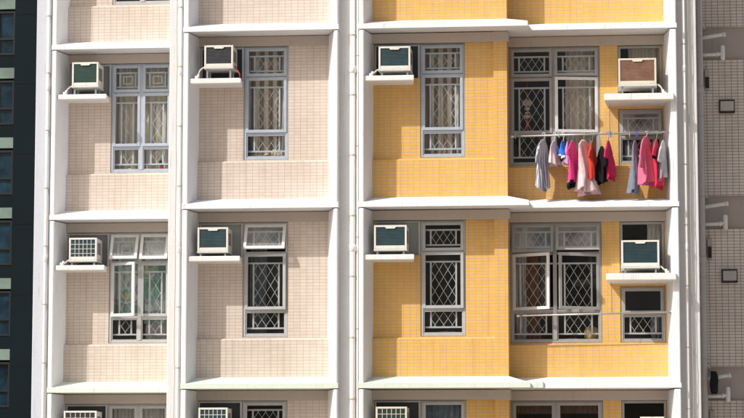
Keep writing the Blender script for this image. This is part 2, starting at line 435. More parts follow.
obj('roof', MB().box(-5.2, 9.2, .5, 9.2, 8.3, 8.55).mesh('roof', M['white']), B)
obj('back_wall', MB().box(-5.2, 9.2, 9.0, 9.2, ZB, 8.3).mesh('back_wall', M['beige']), B)
# grey tiled wing on the right: tile wall with recessed painted bands at every floor
wing = MB(); bands = MB(); prev_z = ZT
zs = []
for i in range(-6, 4):
    zt, zb = i*H+.425, i*H-.11
    zs.append((zb, zt))
zs.sort(reverse=True); top = ZT
for zb, zt in zs:
    if zt > ZT: continue
    o = obj('wing_wall', MB().box(5.305, 9.2, 2.75, 3.0, zt, top).mesh('wing_wall', M['grey']), B)
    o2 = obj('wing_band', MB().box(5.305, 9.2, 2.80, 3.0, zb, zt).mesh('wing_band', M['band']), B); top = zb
obj('wing_wall', MB().box(5.305, 9.2, 2.75, 3.0, ZB, top).mesh('wing_wall', M['grey']), B)
obj('wing_end', MB().box(9.0, 9.2, 3.0, 9.0, ZB, 8.3).mesh('wing_end', M['grey']), B)

# rooms behind the windows
ROOMX = {1: (-4.85, -2.85), 2: (-2.46, -.3), 3: (.3, 2.19), 4: (2.42, 4.94)}
def room(k, zf, mat):
    x0, x1 = ROOMX[k]; y0 = BAYS[k]['W']+.131; y1 = y0+2.3; z0, z1 = -2.6, -.06
    m = MB()
    m.poly([(x0,y1,z0),(x1,y1,z0),(x1,y1,z1),(x0,y1,z1)]); m.poly([(x0,y0,z0),(x0,y1,z0),(x0,y1,z1),(x0,y0,z1)])
    m.poly([(x1,y1,z0),(x1,y0,z0),(x1,y0,z1),(x1,y1,z1)]); m.poly([(x0,y0,z0),(x1,y0,z0),(x1,y1,z0),(x0,y1,z0)]); m.poly([(x0,y1,z1),(x1,y1,z1),(x1,y0,z1),(x0,y0,z1)])
    obj('room', m.mesh('room', mat), B, (0, 0, zf))
PALE_ROOMS = {(1, FLOORS[1]), (2, FLOORS[1]), (3, FLOORS[1]), (1, FLOORS[2]), (1, FLOORS[3]), (3, FLOORS[3])}  # rooms given the paler walls to brighten their curtains; no lamps inside
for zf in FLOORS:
    for k in BAYS: room(k, zf, M['room' if (k, zf) in PALE_ROOMS else 'room_shade'])

# ------------------------------------------------------------------ windows
def clip_lattice(m, x0, x1, z0, z1, y, pitch, slope, t):
    cx, cz = (x0+x1)/2, (z0+z1)/2
    for sg in (1, -1):
        c = -40
        for q in range(-40, 41):
            # line: z - cz = sg*slope*(x - cx) + (q+.5)*pitch*slope
            off = (q+.5)*pitch*slope
            pts = []
            for x in (x0, x1):
                z = cz + sg*slope*(x-cx) + off
                if z0-1e-6 <= z <= z1+1e-6: pts.append((x, z))
            for z in (z0, z1):
                x = cx + (z-cz-off)/(sg*slope)
                if x0+1e-6 < x < x1-1e-6: pts.append((x, z))
            if len(pts) >= 2:
                (xa, za), (xb, zb) = pts[0], pts[1]
                if abs(xa-xb)+abs(za-zb) > .02: m.bar((xa, y+sg*t*.5, za), (xb, y+sg*t*.5, zb), t)

def grille(x0, x1, z0, z1, row, style, solid):
    m = MB(); w_, h_ = x1-x0, z1-z0; t = .025
    if row == 'top':
        a, b_, c, d = x0+.18*w_, x1-.18*w_, z0+.2*h_, z1-.24*h_
        if style == 'square': a, b_ = x0+.2*w_, x1-.2*w_
        m.box(x0, x1, -t/2, t/2, c-t/2, c+t/2); m.box(x0, x1, -t/2, t/2, d-t/2, d+t/2)
        m.box(a-t/2, a+t/2, -t/2-.002, t/2+.002, c, d); m.box(b_-t/2, b_+t/2, -t/2-.002, t/2+.002, c, d)
        if style == 'square': m.ring(a+.05, b_-.05, c+.05, d-.05, -.006, .006, .016)
        else: clip_lattice(m, a, b_, c, d, 0, .115, 1.5, 0.0062)
    elif row == 'mid':
        f = .18 if style != 'square' else .27
        a, b_, c, d = x0+f*w_, x1-f*w_, z0+.03, z1-.13
        m.box(x0, x1, -t/2, t/2, d-t/2, d+t/2); m.box(x0, x1, -t/2, t/2, c-t/2, c+t/2)
        m.box(a-t/2, a+t/2, -t/2-.002, t/2+.002, c, d); m.box(b_-t/2, b_+t/2, -t/2-.002, t/2+.002, c, d)
        clip_lattice(m, a, b_, c, d, 0, .133 if style != 'square' else .15, 1.65, 0.0062)
    else:
        f = .18 if style != 'square' else .27
        a, b_, c, d = x0+f*w_, x1-f*w_, z0+.1, z1+.02
        m.box(x0, x1, -t/2, t/2, c-t/2, c+t/2)
        m.box(a-t/2, a+t/2, -t/2-.002, t/2+.002, c, d); m.box(b_-t/2, b_+t/2, -t/2-.002, t/2+.002, c, d)
        clip_lattice(m, a, b_, c, d, 0, .133, 1.45, 0.0062)
    return m

def window(k, zf, cols, zrows, fm, bm, open_={}, style='diamond', gl='glass', ac=None, panel=None, nogrille=(), sashmat={}):
    """cols: x edges, zrows: z edges from the top down with row names; ac: x range of the opening for the cooler"""
    W = BAYS[k]['W']; yf = W+.012
    x0, x1 = cols[0], cols[-1]; zt, zb = zrows[0], zrows[-1]
    t = .042; e = .0035
    m = MB()
    m.box(x0+e, x0+t, yf, yf+.06, zb+e, zt-e); m.box(x1-t, x1-e, yf, yf+.06, zb+e, zt-e)
    m.box(x0+t, x1-t, yf+.002, yf+.058, zb+e, zb+t); m.box(x0+t, x1-t, yf+.002, yf+.058, zt-t, zt-e)
    for c in cols[1:-1]: m.box(c-.03, c+.03, yf-.004, yf+.06, zb+t, zt-t)
    for z in zrows[1:-1]:
        for a, b_ in zip(cols, cols[1:]):
            m.box((a+t) if a == x0 else a+.03, (b_-t) if b_ == x1 else b_-.03, yf+.003, yf+.057, z-.022, z+.022)
    if ac:
        a0, a1, az = ac
        m.box(a0+e, a0+.03, yf, yf+.06, az+e, zt-e); m.box(a0+.03, a1-.006, yf+.002, yf+.058, zt-.035, zt-e); m.box(a1-.035, a1-.001, yf-.01, yf+.06, az+e, zt-e)
    win = obj('window', m.mesh('window', M[fm]), B, (0, 0, zf), .004, 1)
    if panel:
        a0, a1, az = ac
        obj('infill_panel', MB().box(a0+.03, a1-.035, yf+.03, yf+.045, az+.003, zt-.035).mesh('infill_panel', M[panel]), win, (0, 0, zf))
    names = ['top', 'mid', 'low'] if len(zrows) == 4 else ['top', 'low']
    for ci, (a, b_) in enumerate(zip(cols, cols[1:])):
        for ri, (zu, zl) in enumerate(zip(zrows, zrows[1:])):
            rn = names[ri]
            lx0 = a + (t if a == x0 else .03); lx1 = b_ - (t if b_ == x1 else .03)
            lz1 = zu - (t if ri == 0 else .022); lz0 = zl + (t if ri == len(zrows)-2 else .022)
            st = .034 if rn != 'low' else .018
            spec = open_.get((ci, rn))
            sm = M[sashmat.get((ci, rn), fm)]
            kind, ang = spec if spec else ('fixed', 0)
            w_, h_ = lx1-lx0, lz1-lz0
            ov = .012 if rn != 'low' else 0
            if kind == 'left': ox, oz = lx0, (lz0+lz1)/2; r = dict(x0=-ov, x1=w_+ov, z0=-h_/2-ov, z1=h_/2+ov); rot = (0, 0, -ang)
            elif kind == 'right': ox, oz = lx1, (lz0+lz1)/2; r = dict(x0=-w_-ov, x1=ov, z0=-h_/2-ov, z1=h_/2+ov); rot = (0, 0, ang)
            else: ox, oz = (lx0+lx1)/2, lz1; r = dict(x0=-w_/2-ov, x1=w_/2+ov, z0=-h_-ov, z1=ov); rot = (-ang, 0, 0)
            ys = yf-.016 if rn != 'low' else yf+.012
            sm_ = MB().ring(r['x0'], r['x1'], r['z0'], r['z1'], 0, .03, st+ov)
            so = obj('sash', sm_.mesh('sash', sm), win, (ox, ys, zf+oz), .003, 1); so.rotation_euler = rot
            pm = MB().box(r['x0']+st+ov-.004, r['x1']-st-ov+.004, .012, .018, r['z0']+st+ov-.004, r['z1']-st-ov+.004)
            po = obj('pane', pm.mesh('pane', M[gl if rn == 'top' else 'glass']), win, (ox, ys, zf+oz)); po.rotation_euler = rot
            if (ci, rn) not in nogrille:
                gm = grille(lx0, lx1, lz0, lz1, rn, style, None)
                obj('grille', gm.mesh('grille', M[bm]), win, (0, yf+.085, zf))
    return win

R3 = [WZ1, -.645, -1.53, WZ0]
c1, c2, c3, c4 = [-4.07, -3.572, -3.07], [-1.69, -.99], [1.06, 1.752], [2.412, 3.10, 3.82]
R4 = [WZ1, -.645, -1.535, -2.03]
a1, a2, a3 = (-4.757, -4.07, -.70), (-2.38, -1.69, -.70), (.348, 1.06, -.70)
D = math.radians
A_, B_, C_, D_ = FLOORS
# storey above the picture
window(1, A_, c1, R3, 'alu2', 'bars', {}, 'square', ac=a1, panel='panel_dark')
window(2, A_, c2, R3, 'alu2', 'bars', {}, ac=a2, panel='panel_dark')
window(3, A_, c3, R3, 'alu2', 'bars', {}, ac=a3, panel='panel_dark')
window(4, A_, c4, R4, 'alu3', 'bars', {})
# upper storey
window(1, B_, c1, R3, 'alu', 'bars', {}, 'square', ac=a1, panel='panel_mid')
window(2, B_, c2, R3, 'alu', 'bars', {}, ac=a2, panel='panel_dark')
window(3, B_, c3, R3, 'alu', 'bars', {}, ac=a3, panel='panel_dark')
window(4, B_, c4, R4, 'alu3', 'bars2', {(1, 'mid'): ('right', D(10)), (1, 'top'): ('awning', D(7)), (0, 'top'): ('awning', D(2))}, sashmat={(1, 'mid'): 'alu_w'})
# lower storey
window(1, C_, c1, R3, 'alu2', 'bars2', {(0, 'top'): ('awning', D(24)), (1, 'top'): ('awning', D(22)), (0, 'mid'): ('left', D(24))}, 'square', 'glass_d', ac=a1, panel='panel_mid', sashmat={(0, 'mid'): 'alu_w', (0, 'top'): 'alu_w', (1, 'top'): 'alu_w'})
window(2, C_, c2, R3, 'alu2', 'bars2', {(0, 'top'): ('awning', D(27)), (0, 'mid'): ('left', D(3))}, gl='glass_d', ac=a2, panel='panel_grey', sashmat={(0, 'top'): 'alu_w'})
window(3, C_, c3, R3, 'alu2', 'bars2', {(0, 'mid'): ('left', D(2))}, ac=a3, panel='panel_grey')
window(4, C_, c4, R4, 'alu3', 'bars2', {(0, 'mid'): ('left', D(26)), (1, 'mid'): ('right', D(24)), (1, 'top'): ('awning', D(22)), (0, 'top'): ('awning', D(10))}, gl='glass_d', sashmat={(0, 'mid'): 'alu_w'})
# storey cut by the lower edge
window(1, D_, c1, R3, 'alu2', 'bars', {}, 'square', ac=a1, panel='panel_dark', nogrille={(0, 'top'), (1, 'top')})
window(2, D_, c2, R3, 'alu2', 'bars2', {}, ac=a2, panel='panel_dark')
window(3, D_, c3, R3, 'alu2', 'bars', {}, ac=a3, panel='panel_dark', nogrille={(0, 'top')})
window(4, D_, c4, R4, 'alu3', 'bars', {}, nogrille={(0, 'top'), (1, 'top')})
for zf in FLOORS:       # small windows behind and below the coolers of the right-hand bay
    mm = MB(); W4 = BAYS[4]['W']
    mm.ring(4.104, 4.786, -.976, WZ1-.004, W4+.012, W4+.07, .04)
    wn = obj('window', mm.mesh('window', M['alu3']), B, (0, 0, zf), .004, 1)
    obj('pane', MB().box(4.14, 4.75, W4+.03, W4+.036, -.94, -.205).mesh('pane', M['glass']), wn, (0, 0, zf))
    op = {(0, 'top'): ('awning', D(14 if zf == B_ else 3))}
    window(4, zf, [4.10, 4.79], [-1.165, -1.60, -2.03], 'alu3', 'bars2', op, nogrille={(0, 'top')} if zf == C_ else (), gl='glass_d' if zf == B_ else 'glass')

# ------------------------------------------------------------------ curtains
def curtain(x0, x1, z0, z1, Y, mat, label, cat='curtain', waves=9, amp=.022, gather=0, seed=0):
    rnd = random.Random(seed); m = MB(); nx, nz = waves*8, 10
    ph = [rnd.uniform(-.8, .8) for _ in range(waves+2)]
    for j in range(nz+1):
        tz = j/nz
        for i in range(nx+1):
            u = i/nx; a = ph[int(u*waves)]*.6
            xx = x0+(x1-x0)*u + gather*(x1-x0)*tz*(.5-u) + .008*math.sin(9*tz+i)
            m.v.append((xx, amp*(.6+.5*tz)*math.sin(u*waves*2*math.pi+a*tz*2), z1+(z0-z1)*tz))
    for j in range(nz):
        for i in range(nx):
            a = j*(nx+1)+i; m.f.append((a, a+nx+1, a+nx+2, a+1)); m.mi.append(0)
    o = obj('curtain', m.mesh('curtain', M[mat], True), None, (0, Y, 0)); tag(o, label, cat)
W1, W2, W4 = 1.81, .47, .96
curtain(-4.05, -3.60, B_-1.95, B_-.17, W1+.19, 'curtain_cream', 'cream curtain in left half of the beige corner window, upper storey', seed=1, waves=4, amp=.05)
curtain(-3.55, -3.06, B_-1.95, B_-.17, W1+.19, 'curtain_cream', 'cream curtain in right half of the beige corner window, upper storey', seed=2, waves=4, amp=.05)
curtain(-1.70, -.98, B_-1.95, B_-.17, W2+.19, 'curtain_striped_folds', 'brown beige curtain in the narrow window among beige tiles, upper storey', seed=3, waves=5, gather=.3, amp=.045)
curtain(1.05, 1.76, B_-1.95, B_-.17, W2+.19, 'curtain_striped_folds', 'pleated beige curtain in the narrow window among yellow tiles, upper storey', seed=4, waves=7, amp=.045)
curtain(3.28, 3.84, B_-2.05, B_-.17, W4+.24, 'curtain_beige', 'beige curtain behind the open casement above the laundry', seed=5, waves=5, amp=.05)
curtain(4.26, 4.80, B_-.98, B_-.17, W4+.24, 'curtain_beige', 'beige curtain above the rusty brown air conditioner', seed=6, waves=5, amp=.04)
curtain(-4.06, -3.60, C_-1.56, C_-.17, W1+.27, 'curtain_flower', 'green and purple flowered curtain in left half of the corner window', seed=7, waves=4)
curtain(-3.54, -3.06, C_-1.62, C_-.17, W1+.24, 'curtain_flower', 'green and purple flowered curtain in right half of the corner window', seed=8, waves=4)
curtain(-3.52, -3.08, C_-1.95, C_-1.50, W1+.30, 'curtain_pale', 'white net curtain below the flowered curtain in the lower corner window', seed=17, waves=5)
curtain(2.45, 2.66, C_-2.0, C_-.17, W4+.24, 'curtain_pale', 'pale curtain at left side of the open yellow bay window, lower storey', seed=9, waves=4, gather=.2)
curtain(2.60, 2.82, C_-2.0, C_-.40, W4+.34, 'curtain_rust', 'rust red curtain beside the pale curtain, lower storey', seed=10, waves=3, gather=-.4)
curtain(4.52, 4.80, C_-.98, C_-.17, W4+.2, 'curtain_pale', 'pale net curtain behind the air conditioner at right end, lower storey', seed=11, waves=4)
curtain(4.56, 4.78, C_-2.02, C_-1.58, W4+.2, 'curtain_blue', 'blue grey curtain in the small window under the right-hand shelf, lower storey', seed=12, waves=3)
curtain(-4.05, -3.60, D_-1.95, D_-.17, W1+.22, 'curtain_pale', 'grey white curtain in left half of the lowest corner window', seed=13, waves=7)
curtain(-3.55, -3.06, D_-1.95, D_-.17, W1+.22, 'curtain_pale', 'grey white curtain in right half of the lowest corner window', seed=14, waves=7)
curtain(1.06, 1.75, D_-1.95, D_-.17, W2+.22, 'curtain_blue', 'blue grey curtain in the lowest window among yellow tiles', seed=15, waves=7)
curtain(2.45, 3.08, D_-.36, D_-.17, W4+.2, 'valance', 'brown valance in left half of the lowest yellow bay window', seed=18, waves=9, amp=.012)
curtain(3.14, 3.80, D_-.36, D_-.17, W4+.2, 'valance', 'brown valance in right half of the lowest yellow bay window', seed=19, waves=9, amp=.012)
curtain(-1.66, -1.40, C_-1.95, C_-.2, W2+.55, 'curtain_blue', 'dark blue grey curtain deep in the lower window among beige tiles', seed=16, waves=3)

# ------------------------------------------------------------------ air conditioners
def air_conditioner(k, zf, x0, x1, z0, z1, coil_m, label, body='ac_white', lattice=False, feet=None, hose=None, dy=.07, tilt=0, red=False):
    F, W = BAYS[k]['F'], BAYS[k]['W']
    shelf = zf + (-.725 if k != 4 else -1.02)
    zb, zt = zf+z0, zf+z1; yF = F+dy; xc = (x0+x1)/2; w_ = x1-x0; h = zt-zb
    root = empty('air_conditioner', (xc, yF+.2, shelf)); tag(root, label, 'air conditioner', 'window air conditioners on the facade shelves')
    L = (xc, yF, zb)
    dep = W-yF+.04
    cs = MB().box(-w_/2+.004, w_/2-.004, .022, dep, .004, h-.004)
    obj('casing', cs.mesh('casing', M[body]), root, L, .012)
    bz = MB(); b = .030
    bz.box(-w_/2, -w_/2+b, 0, .03, 0, h); bz.box(w_/2-b, w_/2, 0, .03, 0, h); bz.box(-w_/2+b, w_/2-b, .001, .03, 0, b*1.8); bz.box(-w_/2+b, w_/2-b, .001, .03, h-b, h)
    fr = obj('bezel', bz.mesh('bezel', M[body]), root, L, .006)
    obj('coil', MB().box(-w_/2+b-.003, w_/2-b+.003, .012, .024, b-.003, h-b+.003).mesh('coil', M[coil_m]), root, L)
    hd = MB(); q = .085
    hd.poly([(-q, -.002, h-b+.004), (-q+.02, -.002, h-b-.022), (q-.02, -.002, h-b-.022), (q, -.002, h-b+.004)])
    hd.poly([(-q, .012, h-b+.004), (-q, -.002, h-b+.004), (q, -.002, h-b+.004), (q, .012, h-b+.004)]); hd.poly([(-q+.02, -.002, h-b-.022), (-q+.02, .012, h-b-.022), (q-.02, .012, h-b-.022), (q-.02, -.002, h-b-.022)])
    if not lattice: obj('handle', hd.mesh('handle', M[body]), fr, L)
    else:
        lt = MB(); nx, nz = 6, 4
        for i in range(1, nx): x = -w_/2+b+(w_-2*b)*i/nx; lt.box(x-.004, x+.004, .004, .012, b, h-b)
        for i in range(1, nz): z = b+(h-2*b)*i/nz; lt.box(-w_/2+b, w_/2-b, .003, .010, z-.004, z+.004)
        obj('guard', lt.mesh('guard', M['ac_tray' if zf == C_ else body]), fr, L)
    for sd in (-1, 1):
        sl = MB()
        for i in range(7):
            z = h*.28+i*h*.075; sl.box(sd*(w_/2-.006), sd*(w_/2-.0015), .06, .30, z, z+h*.045)
        obj('side_louvre', sl.mesh('side_louvre', M['slot']), root, L)
    tr = MB().box(-w_/2-.006, w_/2+.006, -.012, dep-.03, -.028, -.002)
    obj('drip_tray', tr.mesh('drip_tray', M['ac_tray']), root, L, .006)
    fh = zb-.028-shelf
    if fh > .02:
        for sx in (-1, 1):
            for y in (.03, .30):
                lg = MB().box(sx*w_*.40-.014, sx*w_*.40+.014, y-.014, y+.014, -.028-fh, -.028)
                obj('leg', lg.mesh('leg', M['steel']), root, L)
    if hose:
        hx = hose
        p = [(-w_/2*hx, .06, .01), (-w_/2*hx-.03*hx, .03, -.01), (-w_/2*hx-.07*hx, .02, -.05), (-w_/2*hx-.10*hx, .03, -fh+.02), (-w_/2*hx-.11*hx, .03, -.022-fh)]
        obj('drain_hose', MB().tube(p, .013, 8).mesh('drain_hose', M['hose'], True), root, L)
        obj('hose_elbow', MB().tube([(-w_/2*hx-.145*hx, .03, -fh-.005), (-w_/2*hx-.105*hx, .03, -fh-.003), (-w_/2*hx-.09*hx, .03, -fh+.045)], [.03, .028, .02], 8).mesh('hose_elbow', M['pvc'], True), root, L)
    if red:
        p = [(w_/2, .2, .05), (w_/2+.03, .1, -.02), (w_/2+.07, 0, -.06), (w_/2+.11, -.03, -.12), (w_/2+.115, -.035, -.19)]
        obj('cable', MB().tube(p, .009, 6).mesh('cable', M['red_wire'], True), root, L)
    return root
air_conditioner(1, B_, -4.63, -4.20, -.585, -.20, 'coil_green', 'white air conditioner with dark green coil, leftmost of the upper row', hose=1, tilt=0)
air_conditioner(2, B_, -2.25, -1.80, -.545, -.205, 'coil_black', 'white air conditioner with black coil and red cable, beige bay of the upper row', hose=1, red=True)
air_conditioner(3, B_, .455, .945, -.625, -.27, 'coil_teal', 'white air conditioner with dark teal coil beside yellow tiles, upper row', hose=1)
air_conditioner(4, B_, 4.11, 4.69, -.86, -.455, 'coil_rust', 'cream air conditioner with rusty brown coil above the laundry pole', 'ac_cream', hose=-1, dy=.03)
air_conditioner(1, C_, -4.64, -4.19, -.64, -.285, 'coil_teal', 'white air conditioner with pale grid over teal coil, left end of the lower row', lattice=True, hose=1)
air_conditioner(2, C_, -2.335, -1.86, -.645, -.28, 'coil_teal', 'white air conditioner with plain teal coil next to grey green panel, beige bay', hose=None)
air_conditioner(3, C_, .385, .885, -.64, -.275, 'coil_teal', 'white air conditioner with blue teal coil beside yellow tiles, lower row', body='ac_white', hose=None)
air_conditioner(4, C_, 4.125, 4.70, -.905, -.505, 'coil_teal', 'wide white air conditioner with teal coil at right end, lower row', hose=-1, dy=.03)
air_conditioner(1, D_, -4.69, -4.16, -.68, -.285, 'coil_black', 'white air conditioner with white grid under the green ledge, lowest left corner', lattice=True)
air_conditioner(2, D_, -2.30, -1.85, -.66, -.285, 'coil_teal', 'white gridded air conditioner under the green ledge, lowest row in second bay', lattice=True)
air_conditioner(3, D_, .41, .885, -.66, -.28, 'coil_green', 'cream gridded air conditioner under the green ledge beside blue grey curtain', 'ac_cream', lattice=True)
air_conditioner(4, D_, 4.38, 4.74, -.85, -.43, 'coil_teal', 'white air conditioner cut by the lower edge at right end', dy=.03)

# ------------------------------------------------------------------ rainwater pipes
def pipe(x, y, r, label, mat='pvc', z0=GZ, z1=8.6, step=.93, z_off=.3, wall=.05, collars=(), side=1, wire=0):
    root = empty('drain_pipe', (x, y, z0)); tag(root, label, 'pipe', 'vertical drain pipes on the facade')
    obj('tube', MB().tube([(0, 0, z0), (0, 0, z1)], r, 14).mesh('tube', M[mat], True), root, (x, y, 0))
    n = 0; z = -9+z_off
    bm = MB().tube([(0, 0, -.009), (0, 0, .009)], r*1.15, 14); bm.box(-r*.2, r*.2, 0, wall, -.01, .01); bm.box(-r*1.7, r*1.5, -r*.3, r*.3, -.005, .005)
    me = bm.mesh('bracket', M['bracket'])
    cm = MB().tube([(0, 0, -.05), (0, 0, -.04), (0, 0, .05), (0, 0, .06)], [r*1.02, r*1.25, r*1.25, r*1.02], 14).mesh('collar', M[mat], True)
    while z < 4:
        obj('bracket', me, root, (x, y, z)); z += step
    if wire:
        rr = random.Random(int(x*100)); path = [(wire+.004*math.sin(i*.7)+.003*rr.random(), -.012-.01*rr.random(), -9+i*.18) for i in range(70)]
        obj('cable', MB().tube(path, .0055, 6).mesh('cable', M['cable'], True), root, (x, y+wall-.02, 0))
    for i in range(-3, 2): obj('collar', cm, root, (x, y, i*H-.62))
pipe(-5.005, 1.335, .026, 'thin white drain pipe at the left corner of the block', z_off=.25, wire=.045)
pipe(-2.62, .055, .024, 'thin white drain pipe on the pier left of the second bay', z_off=.1, wire=-.06)
pipe(.055, .095, .042, 'white drain pipe in the groove between beige and yellow bays', z_off=.55)
pipe(.125, .105, .018, 'slim white pipe close to the fin of the yellow bay', z_off=.2, step=1.4)
pipe(5.113, .545, .025, 'thin white drain pipe right of the yellow bays', z_off=.4, wire=.07)
pipe(5.415, 2.60, .052, 'stout grey stained pipe in the shade in front of grey tiles', 'pvc_grey', z_off=.15, wall=.15, step=1.3)

# overflow pipes, vents and boxes on the grey wing
def overflow(z, i):
    root = empty('overflow_pipe', (5.46, 2.62, z)); tag(root, ['forked white waste pipe beside uppermost dark band of the grey wall', 'forked white waste pipe beside middle dark band of the grey wall', 'forked white waste pipe behind black cloth at lowest dark band'][i], 'pipe', 'waste pipes on the grey wing')
    L = (5.46, 2.62, z)
    obj('branch', MB().tube([(-.03, .0, .225), (.30, 0, .275), (.35, 0, .28)], .031, 10).mesh('branch', M['pvc'], True), root, L)
    obj('end_cap', MB().tube([(.335, 0, .278), (.375, 0, .284)], .04, 10).mesh('end_cap', M['pvc'], True), root, L)
    obj('branch', MB().tube([(-.03, 0, -.05), (.2, 0, -.045), (.31, 0, -.035)], .028, 10).mesh('branch', M['pvc'], True), root, L)
    obj('tee', MB().tube([(.325, 0, -.14), (.325, 0, -.12), (.325, 0, .08), (.325, 0, .10)], [.030, .038, .038, .030], 10).mesh('tee', M['pvc'], True), root, L)
    obj('tee_collar', MB().tube([(.22, 0, -.043), (.26, 0, -.041)], .038, 10).mesh('tee_collar', M['pvc'], True), root, L)
    obj('elbow', MB().tube([(-.02, -.03, .46), (.02, -.02, .44), (.03, .05, .40), (.03, .16, .40)], .03, 10).mesh('elbow', M['pvc_grey'], True), root, L)
for i in range(3): overflow(-i*H, i)
for i, lab in enumerate(('square steel vent cover with dark rim on grey tiles, upper', 'square steel vent cover with dark rim on grey tiles, lower')):
    z = -.88-i*2.745; x = 5.84
    root = empty('wall_vent', (x, 2.74, z)); tag(root, lab, 'vent', 'vents on the grey wing')
    obj('rim', MB().ring(-.125, .125, -.105, .105, -.045, .012, .016).mesh('rim', M['slot']), root, (x, 2.74, z))
    cv = MB().box(-.104, .112, -.05, .005, -.072, .086)
    obj('cover', cv.mesh('cover', M['pvc_grey'] if i else M['hose']), root, (x, 2.74, z), .01)
    sl = MB()
    for q in range(5): sl.box(-.085, .095, -.053, -.047, -.055+q*.03, -.048+q*.03)
    obj('louvre', sl.mesh('louvre', M['steel']), root, (x, 2.74, z))
for i, lab in enumerate(('narrow dark grey box by the stout pipe, upper', 'narrow dark grey box by the stout pipe, middle', 'narrow dark grey box by the stout pipe, lowest')):
    z = -.435-i*H
    root = empty('junction_box', (5.53, 2.74, z)); tag(root, lab, 'box', 'boxes on the grey wing')
    obj('body', MB().box(-.036, .036, -.09, .006, -.165, .165).mesh('body', M['band']), root, (5.53, 2.74, z), .008)
    obj('lid', MB().box(-.03, .03, -.10, -.091, -.15, .03).mesh('lid', M['slot']), root, (5.53, 2.74, z), .003)

# ------------------------------------------------------------------ laundry
def garment(label, cat, xc, zt, zb, app, mats, hang, sw=.2, hem=None, sleeve=0.0, flare=1.0, split=None, folds=5, seed=0, pole_z=-1.60, thick=.05, sleeve_trim=False, neck=.06, tilt=0, sgn=1, dress=False, Y=.6, lean=0):
    """one ring per height, ellipse cross-section with folds; sleeves hang from the shoulders"""
    rnd = random.Random(seed); m = MB(); n = 44; rows = 30; Lg = zt-zb
    hem = hem or sw*1.0; ph = rnd.uniform(0, 6); ph2 = rnd.uniform(0, 6)
    rings = []
    for j in range(rows+1):
        t = j/rows; d = t*Lg
        if d < .09: wv = neck+(sw-neck)*(d/.09)**.8; th = .012+.014*d/.09
        else:
            u = (d-.09)/(Lg-.09); wv = sw*(1-.10*math.sin(u*math.pi)) + (hem-sw)*u**1.2; th = .026+(thick-.02)*u*flare
        base = len(m.v); rings.append(base)
        for q in range(n):
            a = 2*math.pi*q/n
            s1 = math.sin(folds*a+ph+1.5*t); s2 = math.sin((folds*2+1)*a+ph2-2.2*t)
            fold = 1+.75*min(1, t*1.6)*math.copysign(abs(s1)**.55, s1)+.35*min(1, t*2)*s2
            x = wv*math.cos(a)*(1+.09*t*math.sin(3*a+ph2)+.05*math.sin(9*t+ph)); y = th*math.sin(a)*fold + .012*t*math.sin(4*t+ph)
            z = -d - .028*t*t*math.sin(2*a+ph)-.012*t*t*math.sin(5*a) - (.03*t*math.cos(a)*tilt)
            m.v.append((x, y, z))
    for j in range(rows):
        mi = 1 if (split and j/rows >= split) else 0
        for q in range(n):
            a, b = rings[j]+q, rings[j]+(q+1) % n; c, d_ = rings[j+1]+(q+1) % n, rings[j+1]+q
            m.f.append((a, d_, c, b)); m.mi.append(mi)
    # the inside of the hem, a little way up
    if sleeve:
        for sd in (-1, 1):
            p0 = Vector((sd*(sw-.05), 0, -.095)); out_ = .045+.02*rnd.random()
            p = [p0, p0+Vector((sd*.03, 0, -.04)), p0+Vector((sd*out_, .01, -.45*sleeve)), p0+Vector((sd*(out_+.015), .015, -.8*sleeve)), p0+Vector((sd*(out_+.02), .01, -sleeve))]
            nb = 12; prev = None
            for i, c in enumerate(p):
                base = len(m.v); rx = (.03, .055, .062, .064, .066)[i]; ry = (.012, .022, .026, .028, .030)[i]
                for q in range(nb):
                    a = 2*math.pi*q/nb; f = 1+.2*math.sin(3*a+ph+i)
                    m.v.append((c.x+rx*math.cos(a)*f, c.y+ry*math.sin(a)*f, c.z+.01*math.sin(a)))
                if prev is not None:
                    for q in range(nb):
                        m.f.append((prev+q, base+q, base+(q+1) % nb, prev+(q+1) % nb)); m.mi.append(1 if (sleeve_trim and i == len(p)-1) else 0)
                prev = base
    wfull = 2*(sw+(.05 if sleeve else 0)); app_ = min(app, wfull*.98)
    ang = math.acos(max(.05, min(1, (app_-.03)/wfull)))*sgn
    root = empty('garment', (xc, Y, zb)); tag(root, label, cat, 'laundry on the pole')
    me = m.mesh('fabric', mats, True)
    o = obj('fabric', me, root, (xc, Y, zt))
    o.rotation_euler = (Matrix.Rotation(lean, 3, 'Y') @ Matrix.Rotation(ang, 3, 'Z')).to_euler()
    sb = o.modifiers.new('thickness', 'SOLIDIFY'); sb.thickness = .003
    # hanger: hook over the pole, neck and two arms
    hz = pole_z+.014-zt; hm = MB()
    hook = [(0, -.022*math.cos(a)-.0, hz-.004+.024*math.sin(a)) for a in [math.pi*i/8-.3 for i in range(10)]][::-1]
    hm.tube(hook+[(0, -.012, max(hz-.05, .02)), (0, 0, min(.0, hz-.06))], .0045, 6)
    arm = MB().tube([(-(sw-.03), 0, -.085), (-.04, 0, -.02), (0, 0, .0), (.04, 0, -.02), (sw-.03, 0, -.085)], .008, 6)
    b0 = len(hm.v); hm.v += arm.v; hm.f += [tuple(i+b0 for i in f) for f in arm.f]; hm.mi += arm.mi
    h = obj('hanger', hm.mesh('hanger', M['hang_'+hang], True), root, (xc, Y, zt)); h.rotation_euler = (0, 0, ang)
    return root
